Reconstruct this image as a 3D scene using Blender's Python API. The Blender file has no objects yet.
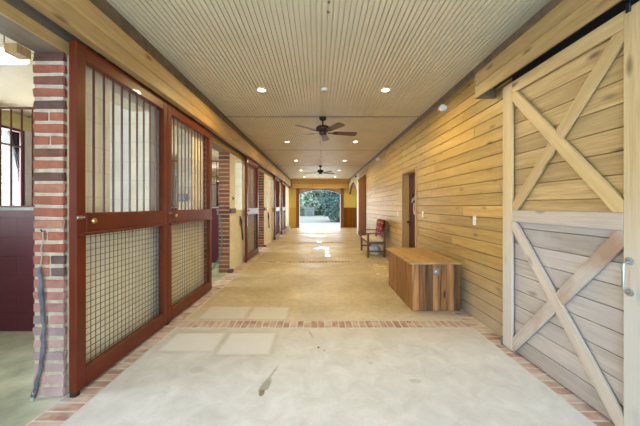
import bpy, bmesh, math, random
from mathutils import Vector, Matrix
random.seed(7)
R = math.radians
col = bpy.context.scene.collection
scene = bpy.context.scene

# ------------------------------------------------------------------ materials
def new_mat(name):
    m = bpy.data.materials.new(name); m.use_nodes = True
    nt = m.node_tree; b = nt.nodes['Principled BSDF']
    return m, nt, b
def N(nt, t, **kw):
    n = nt.nodes.new(t)
    for k, v in kw.items():
        if k in n.inputs.keys(): n.inputs[k].default_value = v
        else: setattr(n, k, v)
    return n
def L(nt, a, b): nt.links.new(a, b)
def c4(c): return (c[0], c[1], c[2], 1)
def ramp(nt, fac, stops):
    r = N(nt, 'ShaderNodeValToRGB'); e = r.color_ramp.elements
    e[0].position, e[0].color = stops[0][0], c4(stops[0][1])
    e[1].position, e[1].color = stops[-1][0], c4(stops[-1][1])
    for p, c in stops[1:-1]:
        x = e.new(p); x.color = c4(c)
    L(nt, fac, r.inputs['Fac']); return r.outputs['Color']
def mix(nt, fac, a, b, mode='MIX'):
    n = nt.nodes.new('ShaderNodeMix'); n.data_type = 'RGBA'; n.blend_type = mode
    for s, v in ((0, fac), (6, a), (7, b)):
        if hasattr(v, 'links'): L(nt, v, n.inputs[s])
        else: n.inputs[s].default_value = c4(v) if isinstance(v, tuple) else v
    return n.outputs[2]
def bump(nt, b, h, dist=.002, strength=.6):
    n = N(nt, 'ShaderNodeBump'); n.inputs['Distance'].default_value = dist; n.inputs['Strength'].default_value = strength
    L(nt, h, n.inputs['Height']); L(nt, n.outputs['Normal'], b.inputs['Normal'])
def objco(nt, scale=(1, 1, 1), tint_shift=0.0):
    tc = N(nt, 'ShaderNodeTexCoord'); out = tc.outputs['Object']
    if tint_shift:
        at = N(nt, 'ShaderNodeAttribute'); at.attribute_name = 'tint'
        v = N(nt, 'ShaderNodeVectorMath', operation='MULTIPLY'); L(nt, at.outputs['Color'], v.inputs[0]); v.inputs[1].default_value = (tint_shift, tint_shift * .7, tint_shift * 1.3)
        a = N(nt, 'ShaderNodeVectorMath', operation='ADD'); L(nt, out, a.inputs[0]); L(nt, v.outputs[0], a.inputs[1]); out = a.outputs[0]
    mp = N(nt, 'ShaderNodeMapping'); mp.inputs['Scale'].default_value = scale; L(nt, out, mp.inputs['Vector'])
    return mp.outputs['Vector']
def tintval(nt):
    at = N(nt, 'ShaderNodeAttribute'); at.attribute_name = 'tint'; return at.outputs['Fac']

def plain(name, c, rough=.6, metal=0.0, var=.12, scale=6, coat=0, bumpd=0):
    m, nt, b = new_mat(name)
    n = N(nt, 'ShaderNodeTexNoise'); n.inputs['Scale'].default_value = scale; n.inputs['Detail'].default_value = 5
    L(nt, objco(nt), n.inputs['Vector'])
    lo = tuple(x * (1 - var) for x in c); hi = tuple(min(1, x * (1 + var)) for x in c)
    L(nt, ramp(nt, n.outputs['Fac'], [(.3, lo), (.7, hi)]), b.inputs['Base Color'])
    b.inputs['Roughness'].default_value = rough; b.inputs['Metallic'].default_value = metal
    b.inputs['Coat Weight'].default_value = coat
    if bumpd: bump(nt, b, n.outputs['Fac'], bumpd)
    return m

def wood(name, dark, light, grain='X', rough=.6, tint=.35, knots=True, wear=None, gs=1.0, coat=0):
    m, nt, b = new_mat(name)
    long, cross = 1.1 * gs, 22 * gs
    sc = {'X': (long, cross, cross), 'Y': (cross, long, cross), 'Z': (cross, cross, long)}[grain]
    n = N(nt, 'ShaderNodeTexNoise'); n.inputs['Scale'].default_value = 1; n.inputs['Detail'].default_value = 8; n.inputs['Roughness'].default_value = .62; n.inputs['Distortion'].default_value = .6
    L(nt, objco(nt, sc, 9), n.inputs['Vector'])
    fine = N(nt, 'ShaderNodeTexNoise'); fine.inputs['Scale'].default_value = 1; fine.inputs['Detail'].default_value = 3
    L(nt, objco(nt, tuple(s * 5 for s in sc), 5), fine.inputs['Vector'])
    colr = ramp(nt, n.outputs['Fac'], [(.28, dark), (.5, tuple((a + c) / 2 for a, c in zip(dark, light))), (.72, light)])
    colr = mix(nt, .25, colr, ramp(nt, fine.outputs['Fac'], [(.38, dark), (.62, light)]))
    # per-board tone
    t = N(nt, 'ShaderNodeMapRange'); L(nt, tintval(nt), t.inputs['Value']); t.inputs['To Min'].default_value = 1 - tint; t.inputs['To Max'].default_value = 1 + tint * .35
    cm = N(nt, 'ShaderNodeCombineColor')
    for i in range(3): L(nt, t.outputs['Result'], cm.inputs[i])
    colr = mix(nt, 1.0, colr, cm.outputs['Color'], 'MULTIPLY')
    if knots:
        ks = {'X': (1.3, 5, 5), 'Y': (5, 1.3, 5), 'Z': (5, 5, 1.3)}[grain]
        v = N(nt, 'ShaderNodeTexVoronoi'); v.inputs['Scale'].default_value = 1.5
        L(nt, objco(nt, tuple(k ** .8 * 1.2 for k in ks), 7), v.inputs['Vector'])
        colr = mix(nt, ramp(nt, v.outputs['Distance'], [(.05, (.9, .9, .9)), (.17, (0, 0, 0))]), colr, tuple(x * .45 for x in dark))
    if wear:
        w = N(nt, 'ShaderNodeTexNoise'); w.inputs['Scale'].default_value = 2.2; w.inputs['Detail'].default_value = 6
        L(nt, objco(nt, (1, 1, 1), 3), w.inputs['Vector'])
        colr = mix(nt, ramp(nt, w.outputs['Fac'], [(.45, (0, 0, 0)), (.62, (.8, .8, .8))]), colr, wear)
    L(nt, colr, b.inputs['Base Color']); b.inputs['Roughness'].default_value = rough; b.inputs['Coat Weight'].default_value = coat
    b.inputs['Coat Roughness'].default_value = .25
    bump(nt, b, n.outputs['Fac'], .0015, .5)
    return m

def block(name, c, axis='x', bw=.406, bh=.203, mort=.010, mc=.72, rough=.6, second=None, zsplit=None):
    """painted concrete block; axis = horizontal axis of the wall"""
    m, nt, b = new_mat(name)
    tc = N(nt, 'ShaderNodeTexCoord'); s = N(nt, 'ShaderNodeSeparateXYZ'); L(nt, tc.outputs['Object'], s.inputs[0])
    cb = N(nt, 'ShaderNodeCombineXYZ'); L(nt, s.outputs['X' if axis == 'x' else 'Y'], cb.inputs[0]); L(nt, s.outputs['Z'], cb.inputs[1])
    br = N(nt, 'ShaderNodeTexBrick'); L(nt, cb.outputs[0], br.inputs['Vector'])
    br.inputs['Scale'].default_value = 1; br.inputs['Brick Width'].default_value = bw; br.inputs['Row Height'].default_value = bh
    br.inputs['Mortar Size'].default_value = mort * .5; br.inputs['Mortar Smooth'].default_value = .3
    br.inputs['Color1'].default_value = c4(c); br.inputs['Color2'].default_value = c4(tuple(x * .93 for x in c)); br.inputs['Mortar'].default_value = c4(tuple(x * mc for x in c))
    n = N(nt, 'ShaderNodeTexNoise'); n.inputs['Scale'].default_value = 5; n.inputs['Detail'].default_value = 6; L(nt, objco(nt), n.inputs['Vector'])
    L(nt, mix(nt, 1.0, br.outputs['Color'], ramp(nt, n.outputs['Fac'], [(.3, (.86, .86, .85)), (.7, (1, 1, 1))]), 'MULTIPLY'), b.inputs['Base Color'])
    b.inputs['Roughness'].default_value = rough
    inv = N(nt, 'ShaderNodeMath', operation='SUBTRACT'); inv.inputs[0].default_value = 1; L(nt, br.outputs['Fac'], inv.inputs[1])
    bump(nt, b, inv.outputs[0], .004, .7)
    return m

def bricks_mat(name, stops, rough=.85, noise=18, dust=None):
    m, nt, b = new_mat(name)
    base = ramp(nt, tintval(nt), stops)
    n = N(nt, 'ShaderNodeTexNoise'); n.inputs['Scale'].default_value = noise; n.inputs['Detail'].default_value = 7; n.inputs['Roughness'].default_value = .7
    L(nt, objco(nt), n.inputs['Vector'])
    colr = mix(nt, 1.0, base, ramp(nt, n.outputs['Fac'], [(.3, (.6, .58, .58)), (.7, (1.15, 1.1, 1.1))]), 'MULTIPLY')
    if dust:
        n2 = N(nt, 'ShaderNodeTexNoise'); n2.inputs['Scale'].default_value = 7; n2.inputs['Detail'].default_value = 6; L(nt, objco(nt, (1, 1, 1), 4), n2.inputs['Vector'])
        colr = mix(nt, ramp(nt, n2.outputs['Fac'], [(.42, (0, 0, 0)), (.68, (.75, .75, .75))]), colr, dust)
    L(nt, colr, b.inputs['Base Color']); b.inputs['Roughness'].default_value = rough
    bump(nt, b, n.outputs['Fac'], .004, .8)
    return m

def emis(name, c, s):
    m, nt, b = new_mat(name)
    b.inputs['Base Color'].default_value = c4(c); b.inputs['Emission Color'].default_value = c4(c); b.inputs['Emission Strength'].default_value = s
    return m

def concrete():
    m, nt, b = new_mat('concrete_floor')
    co = objco(nt)
    def noise(s, d=6, r=.6, dist=0.0, sc=None):
        n = N(nt, 'ShaderNodeTexNoise'); n.inputs['Scale'].default_value = s; n.inputs['Detail'].default_value = d
        n.inputs['Roughness'].default_value = r; n.inputs['Distortion'].default_value = dist
        L(nt, objco(nt, sc) if sc else co, n.inputs['Vector']); return n.outputs['Fac']
    colr = ramp(nt, noise(1.6, 8, .65, .5), [(.3, (.47, .37, .22)), (.5, (.58, .47, .30)), (.7, (.70, .58, .40))])
    colr = mix(nt, 1.0, colr, ramp(nt, noise(14, 8, .7), [(.3, (.76, .75, .73)), (.65, (1.06, 1.06, 1.06))]), 'MULTIPLY')
    colr = mix(nt, 1.0, colr, ramp(nt, noise(120, 3, .7), [(.3, (.9, .9, .9)), (.7, (1.06, 1.06, 1.06))]), 'MULTIPLY')
    # broad cross bands of wear
    colr = mix(nt, 1.0, colr, ramp(nt, noise(1, 4, .6, .3, (.25, 1.1, 1)), [(.35, (.88, .87, .84)), (.6, (1.05, 1.05, 1.05))]), 'MULTIPLY')
    tc = N(nt, 'ShaderNodeTexCoord'); s = N(nt, 'ShaderNodeSeparateXYZ'); L(nt, tc.outputs['Object'], s.inputs[0])
    wob = noise(9, 3)
    def M(op, a, b_):
        n = N(nt, 'ShaderNodeMath', operation=op)
        for i, v in enumerate((a, b_)):
            if hasattr(v, 'links'): L(nt, v, n.inputs[i])
            else: n.inputs[i].default_value = v
        return n.outputs[0]
    # slab before the first brick course painted paler, for the cool daylight there
    wl = M('MULTIPLY', M('SUBTRACT', wob, .5), .25)
    pale = N(nt, 'ShaderNodeMapRange', interpolation_type='SMOOTHSTEP'); L(nt, M('ADD', s.outputs['Y'], wl), pale.inputs['Value'])
    pale.inputs['From Min'].default_value = 4.0; pale.inputs['From Max'].default_value = 2.6
    pn = mix(nt, 1.0, (.70, .70, .71), ramp(nt, noise(5, 8, .7, .6), [(.3, (.80, .79, .77)), (.68, (1.08, 1.08, 1.09))]), 'MULTIPLY')
    colr = mix(nt, pale.outputs['Result'], colr, pn)
    def rect(cx, cy, hx, hy, soft=.02, skew=0):
        dx = M('ABSOLUTE', M('SUBTRACT', M('ADD', s.outputs['X'], M('MULTIPLY', wl, .12)), cx), 0)
        dy = M('ABSOLUTE', M('SUBTRACT', M('ADD', s.outputs['Y'], M('MULTIPLY', wl, .12)), cy), 0)
        d = M('MAXIMUM', M('SUBTRACT', dx, hx), M('SUBTRACT', dy, hy))
        r = N(nt, 'ShaderNodeMapRange'); L(nt, d, r.inputs['Value']); r.inputs['From Min'].default_value = soft; r.inputs['From Max'].default_value = -soft
        return r.outputs['Result']
    for i_, (cx, cy, hx, hy) in enumerate(((-1.24, 2.84, .255, .185), (-.69, 2.81, .235, .215), (-1.17, 3.62, .27, .20), (-.62, 3.60, .23, .20))):
        colr = mix(nt, M('MULTIPLY', rect(cx, cy, hx + .03, hy + .03, .03), .35), colr, (.42, .36, .29))
        colr = mix(nt, M('MULTIPLY', rect(cx, cy, hx, hy), .8 if i_ < 2 else .45), colr, (.80, .80, .82))
    def blob(cx, cy, rx, ry, c, k, rot=0.0, wb=.6):
        dx = M('SUBTRACT', s.outputs['X'], cx); dy = M('SUBTRACT', s.outputs['Y'], cy)
        u = M('ADD', M('MULTIPLY', dx, math.cos(rot)), M('MULTIPLY', dy, math.sin(rot)))
        v = M('SUBTRACT', M('MULTIPLY', dy, math.cos(rot)), M('MULTIPLY', dx, math.sin(rot)))
        d = M('SQRT', M('ADD', M('POWER', M('DIVIDE', u, rx), 2), M('POWER', M('DIVIDE', v, ry), 2)), 0)
        d = M('ADD', d, M('MULTIPLY', M('SUBTRACT', noise(22, 5, .7), .5), wb * 2.2))
        r = N(nt, 'ShaderNodeMapRange'); L(nt, d, r.inputs['Value']); r.inputs['From Min'].default_value = 1.1; r.inputs['From Max'].default_value = .8
        return mix(nt, M('MULTIPLY', r.outputs['Result'], k), colr, c), r.outputs['Result']
    for a in ((-.40, 2.14, .034, .10, (.26, .24, .17), .75, -.2), (-.37, 2.30, .012, .12, (.34, .32, .25), .6, -.25), (-.41, 2.06, .022, .035, (.2, .13, .07), .85, 0), (.0, 2.72, .015, .02, (.22, .15, .08), .8, 0),
              (.055, 2.66, .012, .02, (.28, .24, .2), .6, 0), (-.08, 3.0, .012, .09, (.4, .34, .25), .6, .3), (.75, 2.2, .05, .03, (.42, .4, .33), .5, 0), (-1.0, 2.35, .06, .05, (.5, .46, .43), .5, 0),
              (.45, 2.45, .02, .02, (.4, .37, .33), .5, 0)):
        colr, _ = blob(*a)
    L(nt, colr, b.inputs['Base Color'])
    gloss = 0.0
    for (cx, cy, rx, ry, rt) in ((.13, 9.2, .15, .22, .2), (.25, 9.0, .07, .34, 0), (-.05, 9.05, .12, .07, 0), (.03, 10.6, .11, .2, 0), (0, 12.8, .36, .16, .1), (.25, 7.75, .08, .16, 0), (.25, 8.35, .07, .2, 0)):
        _, g = blob(cx, cy, rx, ry, (0, 0, 0), 0, rt, .5); gloss = M('MAXIMUM', gloss, g)
    rr = N(nt, 'ShaderNodeMapRange'); L(nt, noise(1.3, 5), rr.inputs['Value']); rr.inputs['From Min'].default_value = .3; rr.inputs['From Max'].default_value = .7
    rr.inputs['To Min'].default_value = .36; rr.inputs['To Max'].default_value = .62
    rg = N(nt, 'ShaderNodeMapRange'); L(nt, gloss, rg.inputs['Value']); rg.inputs['To Min'].default_value = 1; rg.inputs['To Max'].default_value = .2
    L(nt, M('MULTIPLY', rr.outputs['Result'], rg.outputs['Result']), b.inputs['Roughness'])
    L(nt, M('MULTIPLY', gloss, .6), b.inputs['Coat Weight']); b.inputs['Coat Roughness'].default_value = .06
    bump(nt, b, noise(60, 6, .7), .0012, .4)
    return m

M_ = {}
M_['concrete'] = concrete()
M_['ceiling'] = plain('cream_beadboard_paint', (.72, .62, .42), .55, var=.05, scale=2)
M_['ceiling_dark'] = plain('dark_gap', (.10, .08, .06), .8)
M_['pine_wall'] = wood('pine_wall_boards', (.34, .20, .055), (.68, .46, .155), 'Y', .45, .24)
M_['pine_door'] = wood('pine_door_boards', (.30, .175, .06), (.60, .41, .18), 'Y', .6, .3)
M_['pine_door_low'] = wood('worn_grey_door_boards', (.34, .28, .23), (.58, .50, .44), 'Y', .65, .3, wear=(.42, .36, .34))
M_['pine_x'] = wood('pine_trim_board', (.42, .26, .10), (.64, .45, .21), 'X', .5, .1)
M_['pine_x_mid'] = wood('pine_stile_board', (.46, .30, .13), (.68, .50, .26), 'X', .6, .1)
def daylight_and_stain_fade(mat, axis, z_hi, z_lo, c):  # height fade put into the colour: cool daylight on pine, whitish stain on brick
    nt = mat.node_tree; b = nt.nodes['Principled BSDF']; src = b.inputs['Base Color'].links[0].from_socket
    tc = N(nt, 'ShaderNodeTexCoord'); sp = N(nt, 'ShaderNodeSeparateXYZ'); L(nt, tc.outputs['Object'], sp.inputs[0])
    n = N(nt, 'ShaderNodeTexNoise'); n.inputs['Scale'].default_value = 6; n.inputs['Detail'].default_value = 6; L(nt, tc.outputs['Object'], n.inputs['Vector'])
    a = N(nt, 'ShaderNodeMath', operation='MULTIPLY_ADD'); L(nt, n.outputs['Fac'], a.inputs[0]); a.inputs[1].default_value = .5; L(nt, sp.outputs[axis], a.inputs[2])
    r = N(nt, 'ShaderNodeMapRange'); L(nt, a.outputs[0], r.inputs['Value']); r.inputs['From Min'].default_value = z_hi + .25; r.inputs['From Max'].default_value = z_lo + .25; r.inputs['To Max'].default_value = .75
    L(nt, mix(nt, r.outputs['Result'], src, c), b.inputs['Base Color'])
daylight_and_stain_fade(M_['pine_x_mid'], 'X', 1.6, .7, (.56, .54, .51))  # low cool daylight painted into the stile colour, along with grey wear
daylight_and_stain_fade(M_['pine_wall'], 'Z', .8, 0.0, (.50, .42, .34))  # daylight greying the foot of the wall, mixed into the board colour
M_['fascia'] = wood('pine_fascia', (.26, .15, .05), (.50, .33, .13), 'Y', .55, .2)
M_['pine_x_low'] = wood('worn_trim_board', (.40, .32, .25), (.60, .50, .41), 'X', .6, .1)
M_['pine_x_stain'] = wood('stained_brace_board', (.42, .35, .29), (.60, .51, .43), 'X', .6, .1, wear=(.30, .17, .09))
M_['beam'] = wood('pine_header_beam', (.36, .205, .07), (.62, .40, .155), 'Y', .5, .2)
M_['beam_x'] = wood('pine_end_header', (.55, .32, .07), (.76, .47, .12), 'X', .5, .2)
M_['casing'] = wood('pine_casing', (.34, .19, .06), (.56, .35, .13), 'Z', .5, .15, knots=False)
M_['dark_wood'] = plain('dark_stained_trim', (.17, .115, .065), .6, var=.3, scale=9)
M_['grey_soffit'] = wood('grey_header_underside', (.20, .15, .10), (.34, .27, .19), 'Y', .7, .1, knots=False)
M_['red_paint'] = plain('oxblood_gloss_paint', (.125, .0185, .005), .4, var=.2, scale=4, coat=.1)
M_['red_bar'] = plain('oxblood_bar_paint', (.10, .018, .009), .35, var=.1, scale=4, coat=.1)
M_['red_paint'].node_tree.nodes['Principled BSDF'].inputs['Specular IOR Level'].default_value = .3
M_['wire'] = plain('dark_wire', (.085, .055, .04), .45, metal=.5)
M_['cream_y'] = block('cream_block_aisle', (.93, .87, .68), 'y', mc=.84)
M_['cream_x'] = block('cream_block_cross', (.86, .85, .80), 'x', mc=.84)
M_['stall_y'] = block('cream_block_outer', (.74, .66, .32), 'y', mc=.9)
M_['stall_white'] = block('pale_block_outer', (.80, .76, .82), 'y', mc=.9)
M_['purple_x'] = block('plum_block', (.13, .025, .045), 'x', mc=.6, rough=.38)
M_['purple_y'] = block('plum_block_side', (.085, .016, .030), 'y', mc=.55, rough=.38)
M_['brick'] = bricks_mat('red_jamb_brick', [(0, (.09, .05, .035)), (.14, (.16, .065, .04)), (.25, (.32, .085, .04)), (.7, (.42, .13, .065)), (1, (.46, .22, .13))], noise=16)
daylight_and_stain_fade(M_['brick'], 'Z', 1.1, 0.0, (.62, .44, .40))
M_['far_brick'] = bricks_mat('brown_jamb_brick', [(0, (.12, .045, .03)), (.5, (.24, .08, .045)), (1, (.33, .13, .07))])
M_['mortar'] = plain('pale_mortar', (.52, .42, .29), .95, var=.2, scale=25, bumpd=.006)
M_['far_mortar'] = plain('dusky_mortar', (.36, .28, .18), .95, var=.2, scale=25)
M_['floor_brick'] = bricks_mat('floor_brick', [(0, (.40, .25, .20)), (.5, (.52, .35, .28)), (1, (.62, .48, .40))], .75, 9, (.66, .60, .54))
M_['floor_mortar'] = plain('floor_mortar', (.66, .61, .55), .8)
M_['stall_floor'] = plain('stall_floor', (.52, .54, .40), .25, var=.35, scale=3)
M_['steel'] = plain('grey_steel', (.30, .29, .28), .4, metal=.8)
M_['track'] = plain('brownish_track', (.16, .13, .10), .6, metal=.2)
M_['black_metal'] = plain('black_iron', (.03, .028, .025), .45, metal=.4)
M_['silver'] = plain('bright_steel', (.48, .50, .52), .32, metal=.9)
M_['brass'] = plain('brass_knob', (.65, .42, .16), .3, metal=.9)
M_['white_plastic'] = plain('white_plastic', (.78, .74, .66), .4, var=.03)
M_['white_trim'] = plain('white_trim_ring', (.80, .76, .68), .4, var=.02)
M_['chest_z'] = wood('weathered_chest_plank', (.030, .009, .003), (.66, .29, .085), 'Z', .5, .6, gs=.6)
M_['chest_lid'] = wood('chest_lid_board', (.30, .165, .06), (.56, .34, .15), 'Y', .45, .25)
M_['bench_wood'] = wood('teak_bench', (.10, .045, .02), (.21, .10, .045), 'X', .5, .1, knots=False)
M_['cushion'] = plain('tan_cushion', (.78, .68, .54), .9, var=.1, scale=30)
M_['fan_metal'] = plain('bronze_fan_body', (.045, .022, .014), .4, metal=.5)
M_['fan_blade'] = wood('walnut_fan_blade', (.10, .045, .022), (.20, .10, .05), 'X', .45, .05, knots=False)
M_['bulb'] = emis('warm_lamp', (1.0, .82, .55), 22)
M_['tube'] = emis('white_tube_light', (.92, 1.0, .86), 5)
M_['red_door'] = plain('dark_red_door', (.055, .007, .005), .7, var=.1)
M_['brown_door'] = wood('reddish_brown_boards', (.15, .055, .01), (.29, .115, .02), 'Z', .9, .2, knots=False)
for k_ in ('brown_door',): M_[k_].node_tree.nodes['Principled BSDF'].inputs['Specular IOR Level'].default_value = .1
M_['brown_trim'] = wood('reddish_brown_casing', (.16, .055, .018), (.27, .10, .035), 'Z', .5, .1)
M_['yellow'] = plain('yellow_paint', (.70, .56, .13), .6, var=.05)
M_['ochre'] = plain('ochre_paint', (.62, .42, .07), .6, var=.08)
M_['stucco'] = plain('pale_stucco', (.66, .56, .40), .8, var=.06, scale=12)
M_['spandrel'] = plain('grey_arch_infill', (.50, .42, .34), .8, var=.05)
M_['hose'] = plain('green_hose', (.07, .20, .13), .4)
M_['rubber'] = plain('weathered_grey_rubber', (.13, .13, .14), .75, var=.4, scale=20, bumpd=.004)
M_['frayed'] = plain('frayed_grey_end', (.45, .44, .42), .9, var=.3, scale=30)
M_['rope'] = plain('frayed_rope', (.42, .34, .25), .9)
M_['leather'] = plain('black_leather', (.018, .013, .012), .5)
M_['recess_shade'] = plain('painted_recess_shade', (.03, .022, .016), .8)
M_['window_frame'] = plain('oxblood_window_frame', (.10, .03, .035), .5)
M_['ledge'] = plain('pale_grey_ledge', (.48, .50, .50), .5)
M_['blue_white'] = plain('white_blue_bag', (.66, .74, .84), .5, var=.25, scale=14)
M_['drive'] = plain('pale_drive', (.80, .80, .80), .9, var=.05, scale=.6)
M_['gravel'] = plain('tan_gravel', (.66, .62, .56), .9, var=.08, scale=1.2)
M_['lawn'] = plain('pale_lawn', (.34, .42, .22), .95, var=.2, scale=.8)
M_['leaf'] = plain('blue_green_leaf', (.17, .29, .27), .6, var=.5, scale=2.5)
M_['leaf_pale'] = plain('pale_green_leaf', (.56, .70, .58), .6, var=.3, scale=1.5)
M_['bark'] = plain('bark', (.16, .12, .09), .9)
M_['shed'] = plain('grey_shed_paint', (.30, .36, .36), .7)
M_['shed_dark'] = plain('shed_opening', (.22, .26, .28), .7)

def plaid():
    m, nt, b = new_mat('red_plaid_wool')
    tc = N(nt, 'ShaderNodeTexCoord'); s = N(nt, 'ShaderNodeSeparateXYZ'); L(nt, tc.outputs['Object'], s.inputs[0])
    colr = None
    def band(out, freq, thr, ph=0.0):
        a = N(nt, 'ShaderNodeMath', operation='MULTIPLY_ADD'); L(nt, out, a.inputs[0]); a.inputs[1].default_value = freq; a.inputs[2].default_value = ph
        f = N(nt, 'ShaderNodeMath', operation='FRACT'); L(nt, a.outputs[0], f.inputs[0])
        g = N(nt, 'ShaderNodeMath', operation='LESS_THAN'); L(nt, f.outputs[0], g.inputs[0]); g.inputs[1].default_value = thr
        h = N(nt, 'ShaderNodeMath', operation='MULTIPLY'); L(nt, g.outputs[0], h.inputs[0]); h.inputs[1].default_value = .6
        return h.outputs[0]
    colr = mix(nt, band(s.outputs['Y'], 8.5, .35), (.42, .02, .025), (.05, .012, .015))
    colr = mix(nt, band(s.outputs['Z'], 7.5, .3), colr, (.05, .012, .015))
    colr = mix(nt, band(s.outputs['Y'], 8.5, .12, .4), colr, (.7, .6, .55))
    colr = mix(nt, band(s.outputs['Z'], 7.5, .10, .4), colr, (.7, .6, .55))
    L(nt, colr, b.inputs['Base Color']); b.inputs['Roughness'].default_value = .95
    return m
M_['plaid'] = plaid()
def mat_rug():
    m, nt, b = new_mat('patterned_mat')
    v = N(nt, 'ShaderNodeTexVoronoi'); v.inputs['Scale'].default_value = 9; L(nt, objco(nt, (1, .9, 1)), v.inputs['Vector'])
    L(nt, ramp(nt, v.outputs['Distance'], [(.2, (.84, .76, .60)), (.42, (.58, .45, .27))]), b.inputs['Base Color']); b.inputs['Roughness'].default_value = .95
    return m
M_['rug'] = mat_rug()
def glass():
    m, nt, b = new_mat('window_glass'); nt.nodes.remove(b)
    out = nt.nodes['Material Output']
    t = N(nt, 'ShaderNodeBsdfTransparent'); t.inputs['Color'].default_value = (.96, .98, .97, 1)
    g = N(nt, 'ShaderNodeBsdfGlossy'); g.inputs['Roughness'].default_value = .02
    f = N(nt, 'ShaderNodeFresnel'); f.inputs['IOR'].default_value = 1.45
    x = N(nt, 'ShaderNodeMixShader'); L(nt, f.outputs[0], x.inputs[0]); L(nt, t.outputs[0], x.inputs[1]); L(nt, g.outputs[0], x.inputs[2]); L(nt, x.outputs[0], out.inputs['Surface'])
    return m
M_['glass'] = glass()

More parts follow.
